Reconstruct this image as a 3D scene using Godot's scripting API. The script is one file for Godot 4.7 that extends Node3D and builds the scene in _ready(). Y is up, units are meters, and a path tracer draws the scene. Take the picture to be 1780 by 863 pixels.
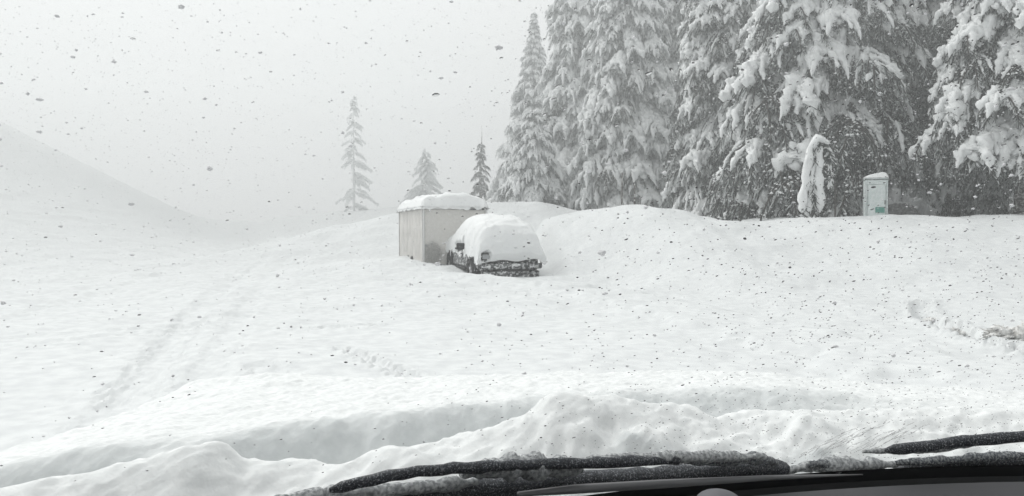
extends Node3D

# ------------------------------------------------------------------ view
const FOCAL := 1348.0          # focal length in photograph pixels
const EYE := 1.45              # height of the eye above the road
const PITCH := 0.02485         # the camera looks down by this angle
var rng := RandomNumberGenerator.new()
var noise := FastNoiseLite.new()
var fine := FastNoiseLite.new()
var mats := {}
var used := {}

func at(u: float, v: float, d: float) -> Vector3:      # the place seen at that pixel of the photograph, d metres ahead
	var r := Vector3(u - 890.0, 431.5 - v, -FOCAL).rotated(Vector3.RIGHT, -PITCH)
	return r * (d / -r.z) + Vector3(0, EYE, 0)

# ------------------------------------------------------------------ meshes
class Shape:
	var v := PackedVector3Array()
	var c := PackedColorArray()
	var uv := PackedVector2Array()
	var i := PackedInt32Array()
	func p(a: Vector3, col := Color.WHITE, t := Vector2.ZERO) -> int:
		v.append(a); c.append(col); uv.append(t)
		return v.size() - 1
	func tri(a: int, b: int, d: int) -> void:
		i.append(a); i.append(b); i.append(d)
	func quad(a: int, b: int, d: int, e: int) -> void:
		tri(a, b, d); tri(a, d, e)
	func mesh() -> ArrayMesh:
		var n := PackedVector3Array()
		n.resize(v.size())
		for k in range(0, i.size(), 3):
			var f := (v[i[k + 2]] - v[i[k]]).cross(v[i[k + 1]] - v[i[k]])
			n[i[k]] += f; n[i[k + 1]] += f; n[i[k + 2]] += f
		for k in n.size():
			n[k] = n[k].normalized() if n[k].length_squared() > 1e-20 else Vector3.UP
		var a := []
		a.resize(Mesh.ARRAY_MAX)
		a[Mesh.ARRAY_VERTEX] = v; a[Mesh.ARRAY_NORMAL] = n; a[Mesh.ARRAY_COLOR] = c; a[Mesh.ARRAY_TEX_UV] = uv; a[Mesh.ARRAY_INDEX] = i
		var m := ArrayMesh.new()
		m.add_surface_from_arrays(Mesh.PRIMITIVE_TRIANGLES, a)
		return m

func grid(s: Shape, rows: int, cols: int, first: int, closed := false) -> void:   # quads between points laid row by row
	for r in rows - 1:
		for k in (cols if closed else cols - 1):
			var a := first + r * cols + k
			var b := first + r * cols + (k + 1) % cols
			s.quad(a, b, b + cols, a + cols)

func tube(s: Shape, pts: Array, radii: Array, sides := 8, col := Color.WHITE, up := 1.0, down := 1.0, rough := 0.0, freq := 6.0, seed_at := Vector3.ZERO) -> void:
	var first := s.v.size()
	var n := pts.size()
	for k in n:
		var t: Vector3 = (pts[min(k + 1, n - 1)] - pts[max(k - 1, 0)]).normalized()
		var side := t.cross(Vector3.UP)
		side = Vector3.RIGHT if side.length() < 0.05 else side.normalized()
		var top := side.cross(t).normalized()
		for j in sides:
			var a := TAU * j / sides
			var y := sin(a)
			var r: float = radii[k]
			var o := side * cos(a) * r + top * y * r * (up if y > 0 else down)
			var q: Vector3 = pts[k] + o
			if rough > 0.0:
				q += o * rough * noise.get_noise_3dv((q + seed_at) * freq) * 2.0
			s.p(q, col, Vector2(float(j) / sides, float(k) / n))
	grid(s, n, sides, first, true)
	var a0 := s.p(pts[0], col)
	var a1 := s.p(pts[n - 1], col)
	for j in sides:
		s.tri(a0, first + (j + 1) % sides, first + j)
		s.tri(a1, first + (n - 1) * sides + j, first + (n - 1) * sides + (j + 1) % sides)

func box(s: Shape, c: Vector3, h: Vector3, bevel := 0.0, col := Color.WHITE) -> void:     # h: half sizes; chamfered edges
	var b: float = min(bevel, min(h.x, min(h.y, h.z)) * 0.9)
	var faces := [[Vector3.RIGHT, Vector3.UP, Vector3.BACK], [Vector3.UP, Vector3.BACK, Vector3.RIGHT], [Vector3.BACK, Vector3.RIGHT, Vector3.UP]]
	var id := {}
	for f in faces.size():
		for sg in [-1.0, 1.0]:
			var nn: Vector3 = faces[f][0]; var uu: Vector3 = faces[f][1]; var ww: Vector3 = faces[f][2]
			var q := []
			for e in [[-1, -1], [1, -1], [1, 1], [-1, 1]]:
				var a: Vector3 = nn * sg * h.dot(nn) + uu * e[0] * (h.dot(uu) - b) + ww * e[1] * (h.dot(ww) - b)
				var k := s.p(c + a, col, Vector2(e[0] * 0.5 + 0.5, e[1] * 0.5 + 0.5))
				q.append(k)
				var sx := Vector3(nn * sg + uu * e[0] + ww * e[1])
				id[[f, sx]] = k
			if sg > 0: s.quad(q[3], q[2], q[1], q[0])
			else: s.quad(q[0], q[1], q[2], q[3])
	if b <= 0.0: return
	for e in [-1.0, 1.0]:
		for g in [-1.0, 1.0]:
			var l := [[0, 1, 2], [1, 2, 0], [2, 0, 1]]
			for x in l:       # the edge along axis x[2] between the faces of axes x[0] and x[1]
				var s0 := Vector3.ZERO
				s0[x[0]] = e; s0[x[1]] = g
				var lo := s0; lo[x[2]] = -1
				var hi := s0; hi[x[2]] = 1
				if e * g > 0: s.quad(id[[x[0], lo]], id[[x[1], lo]], id[[x[1], hi]], id[[x[0], hi]])
				else: s.quad(id[[x[0], hi]], id[[x[1], hi]], id[[x[1], lo]], id[[x[0], lo]])
	for x in [-1.0, 1.0]:
		for y in [-1.0, 1.0]:
			for z in [-1.0, 1.0]:
				var k := Vector3(x, y, z)
				if x * y * z > 0: s.tri(id[[2, k]], id[[1, k]], id[[0, k]])
				else: s.tri(id[[0, k]], id[[1, k]], id[[2, k]])

func blob(s: Shape, c: Vector3, r: Vector3, rough := 0.25, freq := 2.0, rows := 18, cols := 26, col := Color.WHITE) -> void:   # an uneven lump
	var first := s.v.size()
	for a in rows:
		var th := PI * a / (rows - 1)
		for b in cols:
			var ph := TAU * b / cols
			var o := Vector3(sin(th) * cos(ph), cos(th), sin(th) * sin(ph))
			var k := 1.0 + rough * noise.get_noise_3dv(o * freq * 3.0 + c * 7.0) * 1.6 + rough * 0.4 * noise.get_noise_3dv(o * freq * 10.0 + c * 3.0)
			s.p(c + o * r * k, col)
	grid(s, rows, cols, first, true)

# ------------------------------------------------------------------ nodes
func numbered(called: String) -> String:
	var k: int = used.get(called, 0)
	used[called] = k + 1
	return called if k == 0 else "%s_%03d" % [called, k]

func thing(called: String, label: String, category: String, where := Vector3.ZERO, turn := 0.0, group := "") -> Node3D:
	var o := Node3D.new()
	o.name = numbered(called)
	add_child(o)
	o.position = where
	o.rotation.y = turn
	return tag(o, label, category, group)

func tag(o: Node3D, label: String, category: String, group := "", kind := "") -> Node3D:
	o.set_meta("label", label)
	o.set_meta("category", category)
	if group: o.set_meta("group", group)
	if kind: o.set_meta("kind", kind)
	return o

func obj(called: String, m, mat: Material, parent: Node = self) -> MeshInstance3D:
	var o := MeshInstance3D.new()
	o.name = numbered(called) if parent == self else called
	o.mesh = m.mesh() if m is Shape else m
	o.material_override = mat
	parent.add_child(o, true)
	return o

# ------------------------------------------------------------------ materials
func tex(freq: float, cols: Array, offs: Array, size := 512, oct := 4, seed_ := 1, normal := false, strength := 2.0) -> NoiseTexture2D:
	var n := FastNoiseLite.new()
	n.seed = seed_; n.frequency = freq; n.fractal_octaves = oct; n.noise_type = FastNoiseLite.TYPE_SIMPLEX_SMOOTH
	var t := NoiseTexture2D.new()
	t.width = size; t.height = size; t.seamless = true; t.noise = n
	if normal:
		t.as_normal_map = true; t.bump_strength = strength
	elif cols.size():
		var g := Gradient.new()
		g.colors = PackedColorArray(cols); g.offsets = PackedFloat32Array(offs)
		t.color_ramp = g
	return t

func plain(c: Color, rough := 0.8, metal := 0.0) -> StandardMaterial3D:
	var m := StandardMaterial3D.new()
	m.albedo_color = c.linear_to_srgb(); m.roughness = rough; m.metallic = metal
	return m

func triplanar(m: StandardMaterial3D, scale: float) -> StandardMaterial3D:
	m.uv1_triplanar = true; m.uv1_world_triplanar = true; m.uv1_scale = Vector3.ONE * scale
	return m

func grey(x: float) -> Color:
	return Color(x, x, x).linear_to_srgb()

func make_materials() -> void:
	var m := plain(Color(1, 1, 1), 0.9)       # lying snow
	m.albedo_texture = tex(0.01, [Color(0.60, 0.615, 0.62).linear_to_srgb(), Color(0.70, 0.715, 0.715).linear_to_srgb()], [0.2, 0.8], 1024, 6, 3)
	m.normal_enabled = true
	m.normal_texture = tex(0.03, [], [], 1024, 5, 9, true, 5.0); m.normal_scale = 0.5
	m.normal_scale = 0.06
	mats.snow = triplanar(m, 0.35)
	m = plain(Color(0.78, 0.79, 0.79), 0.9)       # snow on trees and roofs
	m.normal_enabled = true
	m.normal_texture = tex(0.03, [], [], 512, 4, 19, true, 4.0); m.normal_scale = 0.5
	mats.piled = triplanar(m, 1.2)
	m = plain(Color(1, 1, 1), 0.85)       # grainy snow on the bonnet
	m.albedo_texture = tex(0.02, [Color(0.66, 0.675, 0.675).linear_to_srgb(), Color(0.76, 0.77, 0.765).linear_to_srgb()], [0.2, 0.8], 1024, 5, 13)
	m.normal_enabled = true
	m.normal_texture = tex(0.06, [], [], 1024, 5, 29, true, 4.0); m.normal_scale = 0.28
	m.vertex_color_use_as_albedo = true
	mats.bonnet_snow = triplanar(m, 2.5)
	m = plain(Color(1, 1, 1), 0.9)       # dirty ploughed snow
	m.albedo_texture = tex(0.03, [Color(0.38, 0.375, 0.36).linear_to_srgb(), Color(0.6, 0.59, 0.57).linear_to_srgb(), Color(0.78, 0.78, 0.77).linear_to_srgb()], [0.22, 0.42, 0.58], 512, 5, 23)
	mats.dirty = triplanar(m, 0.9)
	m = plain(Color(1, 1, 1), 0.85)
	m.vertex_color_use_as_albedo = true
	mats.needles = m
	m = m.duplicate()       # far twigs, made translucent to pale them in place of haze
	m.backlight = Color(0.9, 0.9, 0.9)
	mats.haze_pale = m
	m = plain(Color(1, 1, 1), 0.9)
	m.albedo_texture = tex(0.03, [Color(0.035, 0.03, 0.027).linear_to_srgb(), Color(0.12, 0.11, 0.1).linear_to_srgb(), Color(0.7, 0.7, 0.7).linear_to_srgb()], [0.3, 0.58, 0.68], 256, 4, 5)
	mats.bark = triplanar(m, 1.0)
	m = plain(Color(1, 1, 1), 0.55)       # frosted rubber: dark with clinging grains
	m.albedo_texture = tex(0.05, [Color(0.006, 0.008, 0.012).linear_to_srgb(), Color(0.012, 0.015, 0.022).linear_to_srgb(), Color(0.4, 0.41, 0.42).linear_to_srgb()], [0.3, 0.6, 0.78], 512, 4, 7)
	mats.rubber = triplanar(m, 13.0)
	m = plain(Color(1, 1, 1), 0.9)       # slush crust: grey, half melted
	m.albedo_texture = tex(0.05, [Color(0.03, 0.034, 0.042).linear_to_srgb(), Color(0.09, 0.096, 0.105).linear_to_srgb(), Color(0.3, 0.31, 0.31).linear_to_srgb()], [0.3, 0.48, 0.68], 512, 4, 8)
	mats.crust = triplanar(m, 9.0)
	m = m.duplicate()
	m.albedo_texture = tex(0.04, [Color(0.14, 0.145, 0.15).linear_to_srgb(), Color(0.3, 0.31, 0.315).linear_to_srgb(), Color(0.52, 0.53, 0.53).linear_to_srgb()], [0.3, 0.5, 0.7], 512, 5, 38)
	mats.slush = triplanar(m, 8.0)
	mats.black = plain(Color(0.006, 0.007, 0.009), 0.6)
	mats.dash = plain(Color(0.03, 0.03, 0.034), 0.65)
	mats.lining = plain(Color(0.06, 0.06, 0.06), 0.95)
	mats.paint = plain(Color(0.05, 0.055, 0.06), 0.35)
	mats.tyre = plain(Color(0.015, 0.015, 0.016), 0.9)
	mats.rim = plain(Color(0.35, 0.35, 0.36), 0.4, 0.6)
	mats.lamp = plain(Color(0.35, 0.36, 0.37), 0.15)
	mats.glass_dark = plain(Color(0.02, 0.022, 0.024), 0.1)
	m = plain(Color(1, 1, 1), 0.7)       # snow-caked black plastic of the buried truck
	m.albedo_texture = tex(0.04, [Color(0.018, 0.02, 0.022).linear_to_srgb(), Color(0.06, 0.06, 0.065).linear_to_srgb(), Color(0.75, 0.76, 0.76).linear_to_srgb()], [0.4, 0.54, 0.62], 256, 4, 11)
	mats.caked = triplanar(m, 0.7)
	m = plain(Color(1, 1, 1), 0.6)
	m.albedo_texture = tex(0.012, [Color(0.5, 0.485, 0.46).linear_to_srgb(), Color(0.62, 0.6, 0.575).linear_to_srgb()], [0.3, 0.7], 256, 4, 15)
	mats.cream = triplanar(m, 0.4)
	mats.white_trim = plain(Color(0.75, 0.75, 0.74), 0.5)
	m = plain(Color(1, 1, 1), 0.6)
	m.albedo_texture = tex(0.03, [Color(0.62, 0.69, 0.675).linear_to_srgb(), Color(0.76, 0.80, 0.795).linear_to_srgb()], [0.35, 0.7], 256, 4, 16)
	mats.booth = triplanar(m, 0.8)
	mats.green = plain(Color(0.10, 0.30, 0.25), 0.7)
	m = plain(Color(0.6, 0.6, 0.61), 0.9)
	mats.flake = m
	m = StandardMaterial3D.new()       # window glass
	m.albedo_color = Color(1, 1, 1, 0.03); m.roughness = 0.0; m.transparency = BaseMaterial3D.TRANSPARENCY_ALPHA; m.metallic_specular = 0.3
	mats.pane = m
	m = StandardMaterial3D.new()       # water
	m.albedo_color = Color(1, 1, 1, 0.1); m.roughness = 0.0; m.transparency = BaseMaterial3D.TRANSPARENCY_ALPHA
	m.refraction_enabled = true; m.refraction_scale = 0.033
	mats.water = m

# ------------------------------------------------------------------ ground
func table(t: Array, x: float) -> float:      # smooth interpolation in a list of [x, y]
	if x <= t[0][0]: return t[0][1]
	for k in range(1, t.size()):
		if x < t[k][0]:
			var f: float = (x - t[k - 1][0]) / (t[k][0] - t[k - 1][0])
			f = f * f * (3.0 - 2.0 * f)
			return lerp(float(t[k - 1][1]), float(t[k][1]), f)
	return t[-1][1]

var bank_top := [[-2.0, 0.0], [0.8, 0.9], [1.8, 1.95], [3.2, 2.2], [4.4, 2.30], [5.6, 2.1], [6.6, 1.88], [7.8, 1.66], [9.0, 1.72], [10.5, 1.84], [12.0, 1.84], [14.0, 1.82], [18.0, 1.9], [30.0, 2.2]]
var bank_foot := [[-2.0, 27.0], [1.0, 24.0], [2.0, 21.0], [6.0, 15.0], [10.0, 12.5], [20.0, 10.0]]
var bank_crest := [[-2.0, 34.0], [1.5, 31.0], [5.0, 27.5], [10.0, 26.0], [20.0, 24.0]]
var far_top := [[-15.0, 0.0], [-13.0, 0.75], [-9.7, 1.6], [-6.4, 2.3], [-2.0, 3.0], [1.0, 3.0], [5.0, 2.3], [9.0, 1.9]]
var tracks := []

func height(x: float, z: float) -> float:
	var d := -z
	var h := 0.0
	if d > 8.0:
		h = table(bank_top, x) * smoothstep(table(bank_foot, x), table(bank_crest, x), d)
		if d > 30.0: h = max(h, table(far_top, x * 45.0 / max(d, 45.0)) * smoothstep(31.0, 45.0, d))
		if x < -8.0:
			var r := -x - 0.40 * d
			var s := 0.5 * (r + sqrt(r * r + 9.0)) * 0.5
			h += min(s, 12.0) * smoothstep(22.0, 84.0, d)
		h += 0.42 * exp(-((x + 4.2) * (x + 4.2) / 7.0 + (d - 28.0) * (d - 28.0) / 30.0))
	h += 2.2 * smoothstep(75.0, 110.0, sqrt(x * x + z * z))       # the land rises out of sight into the snowfall
	h += 0.14 * noise.get_noise_2d(x * 0.35, z * 0.35) * clamp((d - 3.0) / 14.0, 0.0, 1.0)
	h += 0.003 * noise.get_noise_2d(x * 1.3 + 40.0, z * 1.3)
	if d < 45.0:
		h += 0.0008 * noise.get_noise_2d(x * 7.0, z * 7.0 + 90.0)
		for t in tracks:
			if x < t.lo.x or x > t.hi.x or d < t.lo.y or d > t.hi.y: continue
			var p := Vector2(x, d)
			var best := 9.0
			for k in t.pts.size() - 1:
				best = min(best, p.distance_to(Geometry2D.get_closest_point_to_segment(p, t.pts[k], t.pts[k + 1])))
			best += 0.12 * fine.get_noise_2d(x * 9.0, z * 9.0) if t.deep > 0.0 else 0.5 * noise.get_noise_2d(x * 0.9, z * 0.9)
			var w: float = t.w
			h += t.deep * (-1.0 * (1.0 - smoothstep(w * 0.5, w * 0.85, best)) + 0.55 * exp(-pow((best - w * 1.15) / (w * 0.35), 2.0)))
			if best < w and t.deep > 0.0: h += t.deep * 0.35 * fine.get_noise_2d(x * 22.0, z * 22.0)
	return h

func track(w: float, deep: float, px: Array) -> void:
	var t := {"w": w, "deep": deep, "pts": [], "lo": Vector2(1e9, 1e9), "hi": Vector2(-1e9, -1e9)}
	for q in px:
		var d: float = EYE * FOCAL / (q[1] - 398.0)
		var p := Vector2((q[0] - 890.0) / FOCAL * d, d)
		t.pts.append(p)
		t.lo = t.lo.min(p - Vector2(1, 1)); t.hi = t.hi.max(p + Vector2(1, 1))
	tracks.append(t)

func build_ground() -> void:
	track(0.24, 0.02, [[215, 700], [250, 660], [300, 595], [345, 540], [371, 519], [430, 478], [470, 450]])
	track(0.24, 0.02, [[330, 690], [365, 640], [395, 590], [430, 530], [470, 480], [500, 455]])
	track(0.2, 0.022, [[-60, 566], [60, 542], [150, 513], [240, 488], [330, 462], [400, 440]])
	track(0.2, 0.02, [[-80, 592], [60, 584], [174, 580], [300, 566], [405, 548], [520, 538]])
	track(0.2, 0.02, [[-60, 606], [100, 598], [260, 582], [380, 560]])
	track(0.12, 0.035, [[590, 604], [625, 618], [660, 634], [715, 656]])
	track(0.2, 0.025, [[450, 640], [470, 655], [485, 668]])
	track(0.12, 0.04, [[560, 568], [605, 569], [650, 568]])
	pass
	track(0.2, 0.09, [[1600, 530], [1614, 556], [1665, 575], [1720, 596], [1850, 622]])
	track(1.1, -0.07, [[985, 500], [1120, 528], [1300, 570], [1500, 615], [1780, 672], [2000, 710]])
	track(0.7, -0.04, [[700, 470], [820, 486], [985, 500]])
	track(0.34, 0.02, [[150, 800], [215, 700], [260, 640], [320, 565], [371, 515], [440, 462]])
	var ang := []
	for k in 28: ang.append(deg_to_rad(-180.0 + k * (139.0 / 28.0)))
	for k in 441: ang.append(deg_to_rad(-41.0 + k * (82.0 / 440.0)))
	for k in 28: ang.append(deg_to_rad(41.0 + (k + 1) * (139.0 / 28.0)))
	var rad := [0.0]
	for k in 16: rad.append(0.4 + k * 0.2)
	for k in 330: rad.append(3.6 * pow(70.0 / 3.6, k / 330.0))
	for k in 16: rad.append(70.0 * pow(110.0 / 70.0, k / 15.0))
	var s := Shape.new()
	for r in rad:
		for a in ang:
			var x: float = sin(a) * r
			var z: float = -cos(a) * r
			s.p(Vector3(x, height(x, z), z))
	grid(s, rad.size(), ang.size(), 0)
	var o := obj("snow_ground", s, mats.snow)
	o.set_meta("kind", "structure")
	o.set_meta("label", "snow covered road, verges and banks with faint wheel ruts")

# ------------------------------------------------------------------ conifers
var heavy := []      # [needles, snow] of one branch, laden
var light := []
var bare := []
var dusted := []  # snow-dusted branches, whitened further so their colour carries haze

func make_branch(seed_: int, droop: float, load_: float, twigs: int, frost: float) -> Array:
	var r := RandomNumberGenerator.new()
	r.seed = seed_
	var n := Shape.new()
	var s := Shape.new()
	var axis := func(t: float) -> Vector3:
		return Vector3(3.0 * t * (1.0 - 0.14 * t * droop), 0.55 * t - droop * 1.15 * t * t - 0.25 * t * t * t, 0.0)
	var lines := []
	var main := []
	for k in 11: main.append((axis as Callable).call(k / 10.0) + Vector3(0, 0, 0.12 * sin(k * 0.9 + seed_)))
	lines.append([main, 0.165, 1.0])
	for k in twigs:
		var t := 0.14 + 0.86 * (k + r.randf() * 0.6) / twigs
		var side := 1.0 if k % 2 == 0 else -1.0
		var b: Vector3 = (axis as Callable).call(t)
		var l := (1.25 * (1.0 - 0.55 * t) + 0.2) * r.randf_range(0.75, 1.2)
		var yaw := side * r.randf_range(0.55, 1.15)
		var line := []
		var down := r.randf_range(0.5, 1.0) * (0.6 + droop * 0.5)
		for j in 7:
			var q := j / 6.0
			line.append(b + Vector3(cos(yaw) * l * q * (1.0 - 0.2 * q), -down * l * q * q - 0.3 * t * q, sin(yaw) * l * q * (1.0 - 0.25 * q)))
		lines.append([line, r.randf_range(0.06, 0.135), r.randf()])
	for k in 7:       # fingers that hang from the tip
		var b: Vector3 = (axis as Callable).call(r.randf_range(0.75, 1.0))
		var line := []
		var l := r.randf_range(0.4, 0.85)
		for j in 6:
			var q := j / 5.0
			line.append(b + Vector3(0.22 * l * q + 0.05 * r.randf(), -l * q, (k - 3) * 0.14 * q))
		lines.append([line, r.randf_range(0.08, 0.13), r.randf()])
	for e in lines:
		var line: Array = e[0]
		var dark := Color(0.024, 0.03, 0.027) * r.randf_range(0.6, 1.3)
		var total := 0.0
		for j in line.size() - 1: total += line[j].distance_to(line[j + 1])
		var count := int(total / 0.015)
		for k in count:
			var f := (k + r.randf()) / count * (line.size() - 1)
			var a: Vector3 = line[int(f)].lerp(line[min(int(f) + 1, line.size() - 1)], f - int(f))
			var t: Vector3 = (line[min(int(f) + 1, line.size() - 1)] - line[int(f)]).normalized()
			var sd := t.cross(Vector3.UP)
			sd = Vector3.BACK if sd.length() < 0.1 else sd.normalized()
			var lng := r.randf_range(0.12, 0.32)
			var go := (sd * r.randf_range(-1, 1) + t * r.randf_range(0.2, 0.9) + Vector3.DOWN * r.randf_range(0.1, 1.1)).normalized() * lng
			var wd := go.cross(Vector3(r.randf_range(-1, 1), r.randf_range(-1, 1), r.randf_range(-1, 1))).normalized() * r.randf_range(0.008, 0.018)
			var c := dark * r.randf_range(0.6, 1.5)
			if r.randf() < frost: c = Color(0.55, 0.57, 0.57) * r.randf_range(0.6, 1.2)
			c.a = 1.0
			var i0 := n.p(a - wd * 0.5, c); var i1 := n.p(a + go * 0.55 - wd, c); var i2 := n.p(a + go, c); var i3 := n.p(a + go * 0.55 + wd, c)
			n.quad(i0, i1, i2, i3)
		for k in int(total * (4.0 if load_ > 0.8 else 9.0)):      # crumbs of snow caught among the needles
			var f := r.randf() * (line.size() - 1.001)
			var a: Vector3 = line[int(f)].lerp(line[int(f) + 1], f - int(f)) + Vector3(r.randf_range(-0.2, 0.2), r.randf_range(-0.25, 0.08), r.randf_range(-0.2, 0.2))
			var q := r.randf_range(0.02, 0.05)
			var ids := []
			for o in [Vector3.UP * 0.7, Vector3.RIGHT, Vector3.BACK, Vector3.LEFT, Vector3.FORWARD, Vector3.DOWN * 0.6]:
				ids.append(s.p(a + o * q * r.randf_range(0.7, 1.4)))
			for e4 in 4:
				s.tri(ids[0], ids[1 + (e4 + 1) % 4], ids[1 + e4])
				s.tri(ids[5], ids[1 + e4], ids[1 + (e4 + 1) % 4])
		tube(n, line, range(line.size()).map(func(j): return 0.035 * (1.0 - 0.8 * j / line.size())), 4, Color(0.03, 0.026, 0.022))
		if e[2] < 1.0 - load_: continue
		var rr: float = e[1] * (0.3 + 0.95 * load_)
		var m: int = line.size() * 2 - 1
		var fat := []
		var radii := []
		var cut := r.randf_range(0.75, 1.0)
		var ph := r.randf() * 9.0
		for j in m:
			var q := float(j) / (m - 1) * cut * (line.size() - 1)
			var a: Vector3 = line[int(q)].lerp(line[min(int(q) + 1, line.size() - 1)], q - int(q))
			fat.append(a + Vector3(0, rr * 0.35, 0))
			var z := float(j) / (m - 1)
			radii.append(rr * (0.3 + 0.95 * pow(sin(PI * clamp(z * 0.93 + 0.06, 0.0, 1.0)), 0.5)) * (0.85 + 0.3 * sin(z * 11.0 + ph)) * (1.0 if z < 0.999 else 0.35))
		tube(s, fat, radii, 9, Color.WHITE, 1.15, 0.65, 0.62, 4.6, Vector3(seed_ * 3.1, 0, 0))
	return [n.mesh(), s.mesh()]

func make_branches() -> void:
	for k in 7: heavy.append(make_branch(100 + k, 0.75 + 0.14 * k, 0.95, 24, 0.28))
	for k in 5: light.append(make_branch(200 + k, 0.7 + 0.17 * k, 0.55, 24, 0.45))
	for k in 4: dusted.append(make_branch(400 + k, 0.75 + 0.2 * k, 0.78, 24, 0.9))
	for k in 3: bare.append(make_branch(300 + k, 0.8 + 0.2 * k, 0.15, 22, 0.38))

# laden: share of heavily laden branches low and high in the tree
func conifer(called: String, label: String, u: float, d: float, radius: float, tall: float, from: float, top: float, step: float, per: int, laden: Vector2, seed_: int, group := "", category := "tree") -> Node3D:
	var r := RandomNumberGenerator.new()
	r.seed = seed_
	var x := (u - 890.0) / FOCAL * d
	var base := height(x, -d) - 0.25
	var root := thing(called, label, category, Vector3(x, base, -d), 0.0, group)
	var s := Shape.new()
	var tp := []
	var tr := []
	var cut: float = min(tall, top + 1.5)
	for k in 9:
		tp.append(Vector3(0.1 * sin(k * 0.8 + seed_), cut * k / 8.0, 0.1 * cos(k * 1.1 + seed_)))
		tr.append((0.011 * tall + 0.06) * (1.0 - cut / tall * k / 8.3))
	tube(s, tp, tr, 10)
	obj("trunk", s, mats.bark, root)
	var y := from
	while y < min(tall - 0.3, top):
		var f := y / tall
		var reach := radius * pow(1.0 - f, 0.8 if d < 65.0 else 1.15)
		var a0 := r.randf() * TAU
		for k in per:
			var a := a0 + TAU * (k + r.randf_range(-0.3, 0.3)) / per
			var l := reach * r.randf_range(0.72, 1.12) + 0.15
			var share: float = lerp(laden.x, laden.y, clamp(y / min(tall, top), 0.0, 1.0))
			var q := r.randf()
			var kind: Array = heavy if q < share else (light if q < share + (1.0 - share) * 0.6 else bare)
			if d > 45.0 and laden.x > -1.0 and r.randf() < (0.75 if d < 65.0 else 1.0): kind = dusted  # farther firs get the whitened branches, painting in extra haze
			var pick: Array = kind[r.randi() % kind.size()]
			var sc := l / 3.0
			var b := Basis(Vector3.UP, a) * Basis(Vector3.BACK, r.randf_range(-0.12, 0.12) + lerp(-0.1, 0.28, f))
			var o := obj("branch", pick[0], mats.haze_pale if d > 45.0 and laden.x > -1.0 else mats.needles, root)
			o.transform = Transform3D(b.scaled_local(Vector3(sc, lerp(sc, 1.0, 0.15), max(sc, 0.32))), Vector3(0, y + r.randf_range(-0.15, 0.15), 0))
			obj("snow", pick[1], mats.piled, o).set_meta("kind", "stuff")
		y += step * r.randf_range(0.8, 1.2) * (1.0 - 0.35 * f)
	return root

func far_tree(label: String, u: float, v_top: float, d: float, wide: float, seed_: int) -> void:      # conifers lost in the falling snow
	var r := RandomNumberGenerator.new()
	r.seed = seed_
	var tip := at(u, v_top, d)
	var base := height(tip.x, -d) - 0.3
	var tall := tip.y - base
	var root := thing("distant_conifer", label, "tree", Vector3(tip.x, base, -d), 0.0, "conifers fading into the snowfall")
	var t := Shape.new()
	tube(t, [Vector3.ZERO, Vector3(0, tall * 0.6, 0), Vector3(0, tall, 0)], [0.012 * tall, 0.006 * tall, 0.03], 6)
	obj("trunk", t, mats.piled, root)
	var s := Shape.new()
	var w := Shape.new()
	var y := tall * 0.08
	while y < tall * 0.98:
		var f := y / tall
		var reach := wide * pow(1.0 - f, 0.8) + 0.2
		for k in 5:
			var a := r.randf() * TAU
			var l := reach * r.randf_range(0.6, 1.15)
			var o := Vector3(cos(a), 0, sin(a))
			var side := Vector3(-o.z, 0, o.x)
			var yy := y + r.randf_range(-0.3, 0.3)
			for e in 7:
				var q := (e + 1.0) / 7.0
				var c := Color(0.84, 0.85, 0.85) * r.randf_range(0.9, 1.05)  # crown coloured nearly white, haze put into its colour
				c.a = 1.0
				var m := o * l * q + Vector3(0, yy - 0.45 * l * q * q, 0)
				for g in [-1.0, 1.0]:
					var z: Vector3 = m + side * g * l * 0.2 * (1.2 - q) + o * 0.2 * l + Vector3(0, -r.randf_range(0.1, 0.4) * (0.3 + l * 0.2), 0)
					s.quad(s.p(m, c), s.p(m.lerp(z, 0.6) + Vector3(0, 0.12, 0), c), s.p(z, c), s.p(m.lerp(z, 0.5) + Vector3(0, -0.35, 0), c))
			var pts := []
			for e in 5:
				var q := e / 4.0
				pts.append(o * l * q + Vector3(0, yy - 0.45 * l * q * q + 0.12, 0))
			if r.randf() < 0.6: tube(w, pts, [0.05, 0.14 + 0.02 * l, 0.17 + 0.03 * l, 0.15 + 0.02 * l, 0.05], 6, Color.WHITE, 1, 0.6, 0.3, 1.2)
		y += 0.07 * tall * r.randf_range(0.6, 1.4) * (1.05 - 0.5 * f)
	var c := obj("crown", s, mats.haze_pale, root)
	obj("snow", w, mats.piled, c)

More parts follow.
